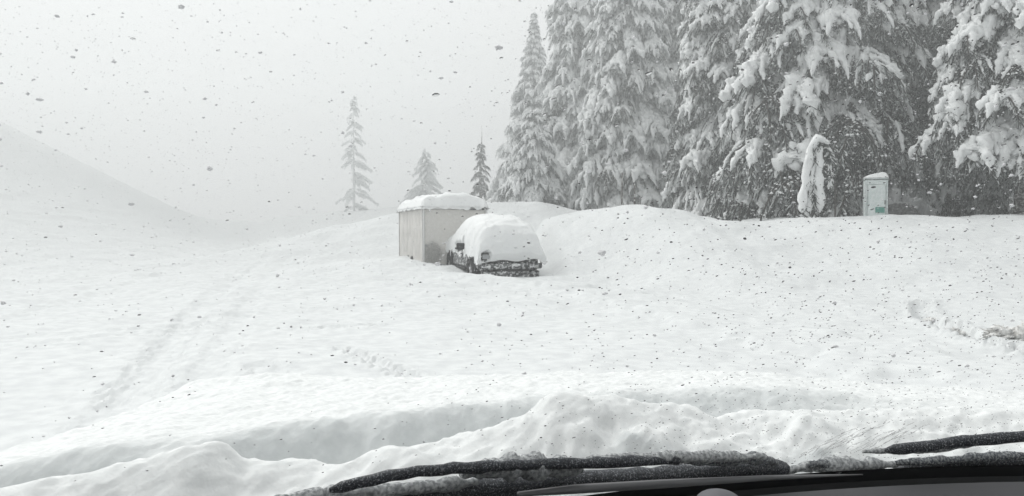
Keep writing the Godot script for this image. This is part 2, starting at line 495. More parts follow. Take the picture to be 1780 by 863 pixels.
func build_trees() -> void:
	make_branches()
	conifer("big_fir", "huge drooping fir directly behind the grey-green booth, its boughs thick with snow", 1430, 33.5, 5.0, 25.0, 0.6, 12.5, 0.4, 9, Vector2(0.0, 0.78), 11, "large snow laden firs behind the bank")
	conifer("big_fir", "fir cut off by the right edge of the view, with the biggest snow pillows", 1775, 27.0, 3.5, 22.0, 3.0, 10.8, 0.4, 9, Vector2(0.75, 0.8), 12, "large snow laden firs behind the bank")
	conifer("big_fir", "straight snow caked fir just left of the biggest fir, its left edge almost vertical", 1255, 39.0, 3.1, 25.0, 0.5, 15.0, 0.45, 9, Vector2(0.4, 0.75), 13, "large snow laden firs behind the bank")
	conifer("big_fir", "tall grey fir behind the two thin snow stakes", 1092, 50.0, 3.9, 29.0, 0.5, 18.0, 0.52, 9, Vector2(0.25, 0.6), 14, "large snow laden firs behind the bank")
	conifer("big_fir", "tall pale fir second from the left in the fir row, beside the spired one", 1020, 60.0, 4.9, 31.0, 0.5, 20.0, 0.55, 9, Vector2(0.2, 0.5), 15, "large snow laden firs behind the bank")
	conifer("shaded_fir", "dim fir set back in the shade between the booth and the rightmost fir", 1600, 37.0, 3.4, 22.0, 0.4, 14.0, 0.55, 7, Vector2(-0.15, 0.45), 16, "firs set back in the shade")
	conifer("shaded_fir", "dark thinly dusted fir set back behind the rightmost fir", 1715, 33.0, 3.2, 20.0, 0.3, 12.5, 0.55, 7, Vector2(-0.15, 0.35), 17, "firs set back in the shade")
	conifer("shaded_fir", "fir filling the gap between the vertical edged fir and the biggest fir", 1335, 42.0, 3.2, 24.0, 0.4, 15.5, 0.6, 7, Vector2(0.3, 0.6), 18, "firs set back in the shade")
	conifer("shaded_fir", "fir filling the gap behind the snow stakes and the vertical edged fir", 1170, 56.0, 3.6, 27.0, 0.5, 19.0, 0.75, 7, Vector2(0.3, 0.6), 19, "firs set back in the shade")
	conifer("spire_fir", "pale fir ending in a narrow spire, the hazy left end of the fir row", 928, 72.0, 5.4, 19.0, 0.4, 19.2, 0.7, 8, Vector2(0.2, 0.3), 22)
	conifer("young_fir", "low snowy young fir at the foot of the row just right of the buried truck", 930, 52.0, 3.0, 7.0, 0.2, 8.0, 0.5, 7, Vector2(0.35, 0.5), 20)
	conifer("bare_top_fir", "thin ragged fir with a bare leader above the trailer roof", 836, 76.0, 1.6, 9.0, 0.3, 7.3, 0.55, 3, Vector2(-2.0, -2.0), 21)
	far_tree("small hazy conifer rising just behind the trailer roof", 740, 262, 95, 3.2, 32)
	far_tree("tallest of the faint conifers, left of the trailer, barely visible", 614, 165, 104, 2.6, 33)

func build_sapling() -> void:
	var root := thing("bowed_sapling", "sapling bowed to the ground under thick snow, standing left of the grey-green booth", "tree", at(1452, 384, 26.6))
	var off := root.position
	var t := Shape.new()
	var line := []
	for q in [[1452, 388], [1453, 340], [1449, 290], [1440, 255], [1428, 240], [1416, 248], [1408, 275]]: line.append(at(q[0], q[1], 26.6) - off)
	tube(t, line, [0.035, 0.032, 0.03, 0.028, 0.025, 0.022, 0.02], 6)
	obj("trunk", t, plain(Color(0.05, 0.045, 0.04), 0.9), root)
	var drapes := [[[1440, 250], [1422, 240], [1408, 262], [1402, 310], [1397, 350], [1395, 370]], [[1434, 246], [1420, 246], [1412, 280], [1408, 325], [1406, 360], [1405, 377]],
		[[1430, 246], [1420, 256], [1417, 290], [1416, 330], [1417, 360], [1418, 378]], [[1428, 250], [1424, 270], [1424, 310], [1425, 345], [1425, 370]], [[1424, 240], [1437, 252], [1445, 275], [1446, 305], [1443, 332]], [[1430, 244], [1441, 262], [1446, 285], [1447, 312]]]
	for k in drapes.size():
		var s := Shape.new()
		var p := []
		var radii := []
		var raw: Array = drapes[k]
		var m: int = (raw.size() - 1) * 4 + 1
		for j in m:
			var f := j / 4.0
			var a: Array = raw[int(f)]
			var b: Array = raw[min(int(f) + 1, raw.size() - 1)]
			p.append(at(lerp(float(a[0]), float(b[0]), f - int(f)), lerp(float(a[1]), float(b[1]), f - int(f)), 26.35 + 0.1 * (k % 3)) - off)
			var z := float(j) / (m - 1)
			radii.append((0.125 if k < 4 else 0.09) * (1.0 + 0.45 * noise.get_noise_2d(j * 0.35, k * 7.0)) * (0.55 + 0.65 * sin(PI * clamp(z * 0.75 + 0.1, 0, 1))) * (0.3 if j == m - 1 else 1.0))
		tube(s, p, radii, 10, Color.WHITE, 1.0, 0.9, 0.35, 3.0, Vector3(k * 5.0, 0, 0))
		obj("snow_drape", s, mats.piled, root)
	var n := Shape.new()
	var r := RandomNumberGenerator.new()
	r.seed = 77
	for k in 420:
		var raw: Array = drapes[r.randi() % drapes.size()]
		var j := r.randi() % (raw.size() - 1)
		var f := r.randf()
		var a := at(lerp(float(raw[j][0]), float(raw[j + 1][0]), f), lerp(float(raw[j][1]), float(raw[j + 1][1]), f), 26.4) - off
		var g := Vector3(r.randf_range(-0.25, 0.25), -r.randf_range(0.12, 0.35), r.randf_range(-0.1, 0.3))
		var w := Vector3(0.02, 0, 0.01)
		var c := Color(0.03, 0.036, 0.032)
		n.quad(n.p(a - w, c), n.p(a + g * 0.5 - w, c), n.p(a + g, c), n.p(a + g * 0.5 + w, c))
	obj("needles", n, mats.needles, root)

# ------------------------------------------------------------------ the booth, stakes and boulder by the firs
func build_bank_things() -> void:
	var d := 27.6
	var p := at(1524, 372, d)
	p.y = height(p.x, p.z) - 0.3
	var h := at(1524, 312, d).y - p.y
	var root := thing("utility_booth", "pale grey-green booth with a small green notice and a sloping cap of snow", "booth", p, -0.32)
	var s := Shape.new()
	box(s, Vector3(0, h * 0.5, -0.4), Vector3(0.36, h * 0.5, 0.4), 0.02)
	obj("body", s, mats.booth, root)
	s = Shape.new()
	box(s, Vector3(0, h * 0.47, 0.012), Vector3(0.29, h * 0.42, 0.02), 0.01)
	obj("door", s, mats.booth, root)
	s = Shape.new()
	box(s, Vector3(0.11, 0.55, 0.04), Vector3(0.15, 0.10, 0.008), 0.003)
	obj("notice", s, mats.green, root)
	s = Shape.new()
	box(s, Vector3(0.27, h * 0.5, 0.045), Vector3(0.012, 0.07, 0.012), 0.004)
	obj("handle", s, mats.black, root)
	for e in [-1.0, 1.0]:
		s = Shape.new()
		box(s, Vector3(e * 0.345, h * 0.5, 0.014), Vector3(0.022, h * 0.495, 0.018), 0.006)
		obj("corner_strip", s, mats.booth, root)
	s = Shape.new()
	box(s, Vector3(0, h + 0.03, -0.4), Vector3(0.38, 0.035, 0.43), 0.015)
	obj("roof", s, mats.booth, root)
	s = Shape.new()
	var first := 0
	for a in 12:
		for b in 12:
			var x := -0.39 + 0.78 * a / 11.0
			var z := -0.86 + 0.92 * b / 11.0
			var e: float = min(1.0, 5.0 * min(min(a, 11 - a), min(b, 11 - b)) / 11.0)
			s.p(Vector3(x * (1.0 - 0.0 * e), h + 0.055 + sqrt(e) * (0.09 + 0.2 * (x + 0.39)) + 0.02 * noise.get_noise_2d(x * 9, z * 9), z))
	grid(s, 12, 12, first)
	var o := obj("booth_snow_cap", s, mats.piled)
	o.position = p; o.rotation.y = -0.32
	tag(o, "slanted snow cap on the roof of the grey-green booth", "snow")

	var st := [[1081, 300, 358, "taller thin dark snow stake on the crest of the bank", 30.0], [1103, 322, 360, "shorter thin dark snow stake on the crest of the bank", 30.5]]
	for e in st:
		var b := at(e[0], e[2], e[4])
		var t := at(e[0], e[1], e[4])
		b.y = min(b.y, height(b.x, b.z)) - 0.3
		var k := thing("snow_stake", e[3], "stake", b, 0.0, "snow stakes on the bank")
		s = Shape.new()
		tube(s, [Vector3.ZERO, Vector3(0.01, t.y - b.y, 0)], [0.032, 0.026], 6)
		obj("rod", s, mats.bark, k)
		s = Shape.new()
		tube(s, [Vector3(0.01, t.y - b.y - 0.02, 0), Vector3(0.01, t.y - b.y + 0.05, 0)], [0.025, 0.018], 6)
		obj("snow_tip", s, mats.piled, k)
	s = Shape.new()
	var c := at(1566, 372, 29.5)
	blob(s, Vector3.ZERO, Vector3(0.75, 0.48, 0.5), 0.25, 1.2)
	var m := plain(Color(1, 1, 1), 0.9)
	m.albedo_texture = tex(0.04, [Color(0.09, 0.09, 0.09).linear_to_srgb(), Color(0.3, 0.3, 0.3).linear_to_srgb()], [0.35, 0.65], 256, 4, 27)
	o = obj("boulder", s, triplanar(m, 0.7))
	o.position = Vector3(c.x, height(c.x, c.z) + 0.05, c.z)
	o.rotation.z = -0.22
	tag(o, "low grey boulder at the right foot of the grey-green booth", "boulder")

	var cl := [[1611, 548, 0.15, 0.06, 0.6, "narrow dark clod at the left end of the dirty cut in the snow"], [1660, 570, 0.15, 0.09, 0.2, "grey dirty snow clod in the middle of the cut"], [1742, 580, 0.26, 0.12, 0.1, "wide beige dirty snow clod near the right edge of the view"], [1788, 584, 0.22, 0.17, 0.3, "tallest dirty snow clod, cut off by the right edge of the view"]]
	for e in cl:
		var dd: float = EYE * FOCAL / (e[1] + 6.0 - 398.0)
		var q := at(e[0], e[1], dd)
		s = Shape.new()
		blob(s, Vector3.ZERO, Vector3(e[2], e[3], e[2] * 0.7), 0.5, 1.5)
		o = obj("dirty_snow_clod", s, mats.dirty)
		o.position = Vector3(q.x, height(q.x, q.z) + e[3] * 0.15, q.z)
		o.rotation = Vector3(0, e[0] * 0.7, -e[4])
		tag(o, e[5], "snow clod", "dirty clods along the ploughed cut")

# ------------------------------------------------------------------ trailer and truck
func build_trailer() -> void:
	var turn := -0.30      # local -z runs away from the eye, +x to the right
	var corner := at(735, 452, 27.0)
	var base := -0.1
	var top := at(735, 361, 27.0).y
	var w := 2.3
	var l := 5.2
	var root := thing("box_trailer", "cream box trailer parked behind the buried truck with deep snow on its roof", "trailer", Vector3(corner.x, base, corner.z), -turn)
	var h := top - base
	var img := Image.create(256, 256, false, Image.FORMAT_RGB8)
	for y in 256:
		for x in 256:
			var n := fine.get_noise_2d(x * 0.35, y * 0.35)
			var k := noise.get_noise_2d(x * 0.06, y * 0.06)
			var c := Color(0.60, 0.585, 0.555).lerp(Color(0.66, 0.645, 0.62), 0.5 + k)
			var e := Vector2((x - 34.0) / 42.0, (y - 205.0) / 58.0).length() + n * 0.45
			var q := Vector2((x - 120.0) / 40.0, (y - 238.0) / 34.0).length() + n * 0.5
			var dirt: float = clamp(1.25 - e, 0.0, 1.0) + clamp(1.1 - q, 0.0, 0.8)
			c = c.lerp(Color(0.07, 0.07, 0.068), clamp(dirt * 1.7 * (0.55 + n * 4.0 + fine.get_noise_2d(x * 0.12, y * 0.12)), 0.0, 0.95))
			img.set_pixel(x, y, c.linear_to_srgb())
	var fm := plain(Color(1, 1, 1), 0.55)
	fm.albedo_texture = ImageTexture.create_from_image(img)
	var s := Shape.new()      # front wall, with its splashes
	var a := s.p(Vector3(0.04, 0.25, 0), Color.WHITE, Vector2(0, 1)); var b := s.p(Vector3(0.04, h, 0), Color.WHITE, Vector2(0, 0)); var c := s.p(Vector3(w - 0.04, h, 0), Color.WHITE, Vector2(1, 0)); var d := s.p(Vector3(w - 0.04, 0.25, 0), Color.WHITE, Vector2(1, 1))
	s.quad(a, b, c, d)
	obj("front_wall", s, fm, root)
	s = Shape.new()
	box(s, Vector3(w * 0.5, (h + 0.25) * 0.5, -l * 0.5 - 0.02), Vector3(w * 0.5 - 0.03, (h - 0.25) * 0.5, l * 0.5), 0.0)
	obj("inner_body", s, mats.cream, root)
	for k in 5:      # sheets of the long side
		s = Shape.new()
		box(s, Vector3(0.015, (h + 0.25) * 0.5, -0.06 - (k + 0.5) * (l - 0.06) / 5.0), Vector3(0.014, (h - 0.25) * 0.5 - 0.01, (l - 0.06) / 10.0 - 0.006), 0.004)
		obj("side_panel", s, mats.cream, root)
	for e in [[0.02, 0.01], [w - 0.02, 0.01], [0.02, -l]]:
		s = Shape.new()
		box(s, Vector3(e[0], (h + 0.2) * 0.5, e[1]), Vector3(0.04, (h - 0.2) * 0.5, 0.035), 0.012)
		obj("corner_post", s, mats.white_trim, root)
	s = Shape.new()
	box(s, Vector3(w * 0.5, h - 0.02, 0.03), Vector3(w * 0.5 + 0.03, 0.045, 0.03), 0.01)
	obj("front_roof_rail", s, mats.white_trim, root)
	s = Shape.new()
	box(s, Vector3(w * 0.82, h - 0.05, 0.075), Vector3(w * 0.2, 0.03, 0.02), 0.006)
	obj("dark_roof_edge", s, mats.caked, root)
	s = Shape.new()
	box(s, Vector3(-0.012, h - 0.02, -l * 0.5), Vector3(0.03, 0.045, l * 0.5), 0.01)
	obj("side_roof_rail", s, mats.white_trim, root)
	s = Shape.new()
	box(s, Vector3(w * 0.5, h + 0.02, -l * 0.5), Vector3(w * 0.5, 0.02, l * 0.5), 0.01)
	obj("roof", s, mats.white_trim, root)
	s = Shape.new()
	box(s, Vector3(w * 0.5, 0.2, -l * 0.5), Vector3(w * 0.5 - 0.06, 0.045, l * 0.5), 0.01)
	obj("chassis", s, mats.black, root)
	for e in [-0.32, 0.32]:
		s = Shape.new()
		tube(s, [Vector3(w * 0.5 + e, 0.2, -0.1), Vector3(w * 0.5, 0.22, 1.1)], [0.05, 0.05], 6)
		obj("drawbar", s, mats.black, root)
	s = Shape.new()
	tube(s, [Vector3(w * 0.5, 0.0, 0.85), Vector3(w * 0.5, 0.7, 0.85)], [0.04, 0.035], 8)
	box(s, Vector3(w * 0.5, 0.72, 0.85), Vector3(0.09, 0.04, 0.06), 0.015)
	obj("jack", s, mats.black, root)
	for k in 2:
		var tr := wheel(0.33, 0.2)
		root.add_child(tr, true)
		tr.position = Vector3(0.0 + 0.06, 0.2, -l * 0.5 - 0.42 + k * 0.84)
		tr.rotation.y = PI / 2
	for e in [0.12, w - 0.12]:
		s = Shape.new()
		box(s, Vector3(e, h * 0.42, 0.02), Vector3(0.05, 0.03, 0.015), 0.008)
		obj("marker_lamp", s, mats.lamp, root)
	# the snow on its roof
	s = Shape.new()
	var rows := 26
	var cols := 30
	for i in rows:
		for j in cols:
			var fx := i / (rows - 1.0)
			var fz := j / (cols - 1.0)
			var x: float = lerp(-0.10, w + 0.10, fx)
			var z: float = lerp(0.16, -l - 0.1, fz)
			var ex: float = min(fx, 1.0 - fx) * w
			var ez: float = min(fz, 1.0 - fz) * l
			var e: float = clamp(min(ex, ez) / 0.4, 0.0, 1.0)
			var up := 0.36 * sqrt(1.0 - (1.0 - e) * (1.0 - e)) + 0.14 * sin(PI * fx) * e + 0.16 * e * noise.get_noise_2d(x * 1.1, z * 1.1)
			s.p(Vector3(x + (0.03 * noise.get_noise_2d(z * 8, 3.0) if ex < 0.01 else 0.0), h + 0.0 + up - (0.04 + 0.13 * noise.get_noise_2d(x * 3.5, z * 3.5) if e == 0.0 else 0.0), z + (0.06 * noise.get_noise_2d(x * 6, 9.0) if ez < 0.01 else 0.0)))
	grid(s, rows, cols, 0)
	var under := [s.p(Vector3(-0.1, h + 0.045, 0.14)), s.p(Vector3(w + 0.1, h + 0.045, 0.14)), s.p(Vector3(w + 0.1, h + 0.045, -l - 0.1)), s.p(Vector3(-0.1, h + 0.045, -l - 0.1))]
	s.quad(under[0], under[1], under[2], under[3])
	var o := obj("trailer_roof_snow", s, mats.piled)
	o.transform = root.transform
	tag(o, "thick rounded slab of snow overhanging the roof of the box trailer", "snow")

func wheel(radius: float, thick: float) -> Node3D:
	var root := Node3D.new()
	root.name = "wheel"
	var s := Shape.new()
	var prof := [[0.62, -0.5], [0.9, -0.5], [1.0, -0.36], [1.0, 0.36], [0.9, 0.5], [0.62, 0.5]]
	for q in prof:
		for k in 24:
			var a := TAU * k / 24.0
			s.p(Vector3(cos(a) * q[0] * radius, sin(a) * q[0] * radius, q[1] * thick))
	grid(s, prof.size(), 24, 0, true)
	obj("tyre", s, mats.tyre, root)
	s = Shape.new()
	for e in [[0.63, 0.30], [0.56, 0.34], [0.2, 0.22], [0.0, 0.28]]:
		for k in 24:
			var a := TAU * k / 24.0
			s.p(Vector3(cos(a) * e[0] * radius, sin(a) * e[0] * radius, e[1] * thick))
	grid(s, 4, 24, 0, true)
	for e in [[0.63, -0.3], [0.0, -0.3]]:
		for k in 24:
			var a := TAU * k / 24.0
			s.p(Vector3(cos(a) * e[0] * radius, sin(a) * e[0] * radius, e[1] * thick))
	grid(s, 2, 24, 96, true)
	for k in 5:
		var a := TAU * k / 5.0
		tube(s, [Vector3(0, 0, 0.33 * thick), Vector3(cos(a) * 0.6 * radius, sin(a) * 0.6 * radius, 0.36 * thick)], [0.12 * radius, 0.08 * radius], 5)
	obj("rim", s, mats.rim, root)
	return root

func build_truck() -> void:
	# local: +x to the driver's right in the picture, front at z = 0 facing the eye (+z), body runs to -z
	var turn := 0.29
	var p := at(886, 480, 23.2)
	var root := thing("buried_truck", "truck buried in snow before the cream trailer, only its dark bumper and wheels bare", "truck", Vector3(p.x, -0.22, p.z), turn)
	var w := 0.94
	var l := 5.2
	var s := Shape.new()      # lower body, lofted along its length
	var side := [[0.0, 0.42, 0.80], [-0.12, 0.40, 0.92], [-0.5, 0.42, 0.95], [-1.5, 0.4, 1.0], [-3.0, 0.4, 1.02], [-5.1, 0.45, 1.0], [-5.2, 0.48, 0.9]]
	for q in side:
		var in_: float = 0.05 if q[0] > -0.1 or q[0] < -5.15 else 0.0
		for c in [[-w + in_ + 0.06, q[1]], [-w + in_, q[1] + 0.12], [-w + in_ + 0.02, q[2] - 0.1], [-w + in_ + 0.12, q[2]], [w - in_ - 0.12, q[2]], [w - in_ - 0.02, q[2] - 0.1], [w - in_, q[1] + 0.12], [w - in_ - 0.06, q[1]]]:
			s.p(Vector3(c[0], c[1], q[0]))
	grid(s, side.size(), 8, 0, true)
	for e in [0, side.size() - 1]:
		for k in range(1, 7): s.tri(e * 8, e * 8 + k, e * 8 + k + 1)
	obj("body", s, mats.caked, root)
	s = Shape.new()      # cab
	var cab := [[-1.35, 1.0, 0.84], [-1.95, 1.52, 0.72], [-2.15, 1.60, 0.68], [-3.2, 1.60, 0.68], [-3.35, 1.5, 0.7], [-3.45, 1.0, 0.84]]
	for q in cab:
		for c in [[-0.9, 0.95], [-q[2], q[1] - 0.05], [-q[2] + 0.1, q[1]], [q[2] - 0.1, q[1]], [q[2], q[1] - 0.05], [0.9, 0.95]]: s.p(Vector3(c[0], c[1], q[0]))
	grid(s, cab.size(), 6, 0, true)
	obj("cab", s, mats.paint, root)
	for e in [-1.0, 1.0]:
		for z in [[-1.75, -2.45], [-2.52, -3.25]]:
			s = Shape.new()
			var q := [s.p(Vector3(e * 0.905, 1.03, z[0])), s.p(Vector3(e * 0.905, 1.03, z[1])), s.p(Vector3(e * 0.755, 1.46, z[1] + 0.03)), s.p(Vector3(e * 0.755, 1.46, min(z[0], -1.98)))]
			s.quad(q[0], q[1], q[2], q[3])
			var o := obj("side_window", s, mats.glass_dark, root)
			s = Shape.new()
			box(s, Vector3(e * 0.93, 1.015, (z[0] + z[1]) * 0.5), Vector3(0.03, 0.025, abs(z[0] - z[1]) * 0.5), 0.008)
			obj("sill", s, mats.black, o)
		s = Shape.new()
		box(s, Vector3(e * 1.14, 1.12, -1.6), Vector3(0.13, 0.10, 0.05), 0.03)
		obj("wing_mirror", s, mats.black, root)
		for z in [-0.95, -4.1]:
			var k := wheel(0.40, 0.26)
			root.add_child(k, true)
			k.position = Vector3(e * (w - 0.07), 0.36, z)
			k.rotation.y = e * PI / 2
			s = Shape.new()
			var arc := []
			for j in 9:
				var a := PI * j / 8.0
				arc.append(Vector3(e * (w + 0.005), 0.36 + sin(a) * 0.5, z + cos(a) * 0.5))
			tube(s, arc, range(9).map(func(_j): return 0.045), 6)
			obj("wheel_arch", s, mats.black, root)
		s = Shape.new()
		box(s, Vector3(e * 0.76, 0.84, 0.03), Vector3(0.13, 0.09, 0.035), 0.02)
		var hl := obj("headlight", s, mats.black, root)
		s = Shape.new()
		box(s, Vector3(e * 0.76, 0.84, 0.068), Vector3(0.105, 0.07, 0.008), 0.006)
		obj("lens", s, mats.lamp, hl)
		s = Shape.new()
		box(s, Vector3(e * (w + 0.03), 0.43, -2.5), Vector3(0.06, 0.03, 0.95), 0.02)
		obj("side_step", s, mats.black, root)
		s = Shape.new()
		box(s, Vector3(e * (w + 0.006), 0.86, -2.38), Vector3(0.012, 0.018, 0.08), 0.008)
		obj("door_handle", s, mats.black, root)
	s = Shape.new()
	box(s, Vector3(0, 0.80, 0.01), Vector3(0.6, 0.13, 0.03), 0.02)
	var gr := obj("grille", s, mats.black, root)
	for k in 4:
		s = Shape.new()
		box(s, Vector3(0, 0.71 + k * 0.06, 0.045), Vector3(0.58, 0.012, 0.012), 0.005)
		obj("slat", s, mats.caked, gr)
	s = Shape.new()
	var bp := []
	for k in 9:
		var x := -0.97 + 1.94 * k / 8.0
		bp.append(Vector3(x, 0.55, 0.16 - 0.14 * pow(abs(x), 3.0)))
	tube(s, bp, range(9).map(func(_j): return 0.085), 10)
	obj("bumper", s, mats.caked, root)
	s = Shape.new()
	box(s, Vector3(0, 0.31, 0.06), Vector3(0.9, 0.11, 0.06), 0.03)
	obj("air_dam", s, mats.caked, root)
	s = Shape.new()
	box(s, Vector3(0, 0.43, 0.10), Vector3(0.55, 0.035, 0.03), 0.01)
	obj("lower_intake", s, mats.black, root)

	# the blanket of snow over hood, windscreen, cab and bed
	s = Shape.new()
	var prof := [[0.12, 0.72, 0.90, 0.97], [0.22, 0.95, 1.03, 0.99], [0.24, 1.2, 1.05, 0.99], [0.16, 1.5, 1.05, 0.97], [-0.05, 1.78, 1.05, 0.95], [-0.5, 1.97, 1.05, 0.93], [-1.1, 2.05, 1.04, 0.9], [-1.6, 2.1, 1.02, 0.87], [-2.2, 2.15, 1.0, 0.82], [-2.7, 2.14, 0.98, 0.78], [-3.1, 2.08, 0.98, 0.76], [-3.4, 1.96, 0.98, 0.76], [-3.8, 1.78, 1.0, 0.78], [-4.4, 1.6, 1.01, 0.8], [-5.0, 1.46, 1.0, 0.8], [-5.3, 1.2, 0.95, 0.8], [-5.34, 0.7, 0.9, 0.8]]
	var cols := 72
	var dense := []
	for k in (prof.size() - 1) * 7 + 1:
		var f := k / 7.0
		var a: Array = prof[int(f)]
		var b: Array = prof[min(int(f) + 1, prof.size() - 1)]
		var q := f - int(f)
		dense.append([lerp(a[0], b[0], q), lerp(a[1], b[1], q), lerp(a[2], b[2], q), lerp(a[3], b[3], q)])
	for q in dense:
		for j in cols:
			var t := PI * j / (cols - 1.0)
			var cx := -cos(t)
			var sy := sin(t)
			var px: float = sign(cx) * pow(abs(cx), 0.45)
			var py: float = pow(sy, 0.55)
			var low: float = 0.60 if q[0] > -0.3 else 0.86 + 0.22 * noise.get_noise_2d(q[0] * 2.2, 4.0 if j > cols / 2 else 0.0)
			var half: float = lerp(q[2], q[3], pow(py, 2.0))
			var v := Vector3(px * half, lerp(low, q[1], py), q[0])
			if q[0] > -0.05: v.y += 0.08 * noise.get_noise_2d(v.x * 5.0, 7.0) * (1.0 - py)
			v += Vector3(0.5, 0.7, 0.5) * 0.14 * noise.get_noise_3dv(v * 1.2 + Vector3(5, 5, 5)) + Vector3(0.3, 0.3, 0.3) * 0.05 * noise.get_noise_3dv(v * 5.0)
			var lamp_gap: float = smoothstep(0.0, 0.05, v.z) * (1.0 - smoothstep(0.10, 0.17, Vector2(v.x + 0.78, (v.y - 0.86) * 0.9).length() + 0.05 * noise.get_noise_2d(v.x * 9.0, v.y * 9.0)))
			v.z -= 0.26 * lamp_gap      # one headlight looks out
			if v.x < -0.6:      # the wind has bared the lower edge of the side windows
				var bare_: float = smoothstep(-3.3, -3.15, v.z) * (1.0 - smoothstep(-1.8, -1.65, v.z)) * smoothstep(0.95, 1.0, v.y) * (1.0 - smoothstep(1.14, 1.2, v.y + 0.1 * noise.get_noise_2d(v.z * 4.0, 2.0)))
				var post: float = smoothstep(-2.1, -2.0, v.z) * (1.0 - smoothstep(-1.85, -1.75, v.z)) * smoothstep(0.95, 1.0, v.y) * (1.0 - smoothstep(1.35, 1.45, v.y))
				v.x += 0.3 * max(bare_, post)
			s.p(v)
	grid(s, dense.size(), cols, 0)
	var o := obj("truck_snow_blanket", s, mats.piled)
	o.transform = root.transform
	tag(o, "smooth deep blanket of snow hiding the hood, windscreen and cab of the buried truck", "snow")

# ------------------------------------------------------------------ the car the picture is taken from
func base_d(x: float) -> float:      # how far ahead the foot of the windscreen lies
	return 1.055 - 0.28 * (x - 0.75) * (x - 0.75)

func pane_at(x: float, y: float) -> Vector3:
	return Vector3(x, y, -(base_d(x) - (y - 1.13) * 1.15))

func pane_normal(x: float, y: float) -> Vector3:
	var a := pane_at(x + 0.01, y) - pane_at(x - 0.01, y)
	var b := pane_at(x, y + 0.01) - pane_at(x, y - 0.01)
	var n := a.cross(b).normalized()
	return n if n.z < 0 else -n

func strip(px: Array, off := 0.0) -> Array:      # points on the screen's foot line, given as pixels, lifted off along z
	var out := []
	for q in px:
		var d := 0.95
		for k in 8:
			var p := at(q[0], q[1], d)
			d = base_d(p.x) - (p.y - 1.13) * 1.15 + off
		out.append(at(q[0], q[1], d))
	return out

func smooth_line(pts: Array, n: int) -> Array:
	var c := Curve3D.new()
	for k in pts.size():
		var t: Vector3 = (pts[min(k + 1, pts.size() - 1)] - pts[max(k - 1, 0)]) / 6.0
		c.add_point(pts[k], -t, t)
	var out := []
	for k in n: out.append(c.sample_baked(c.get_baked_length() * k / (n - 1.0), true))
	return out

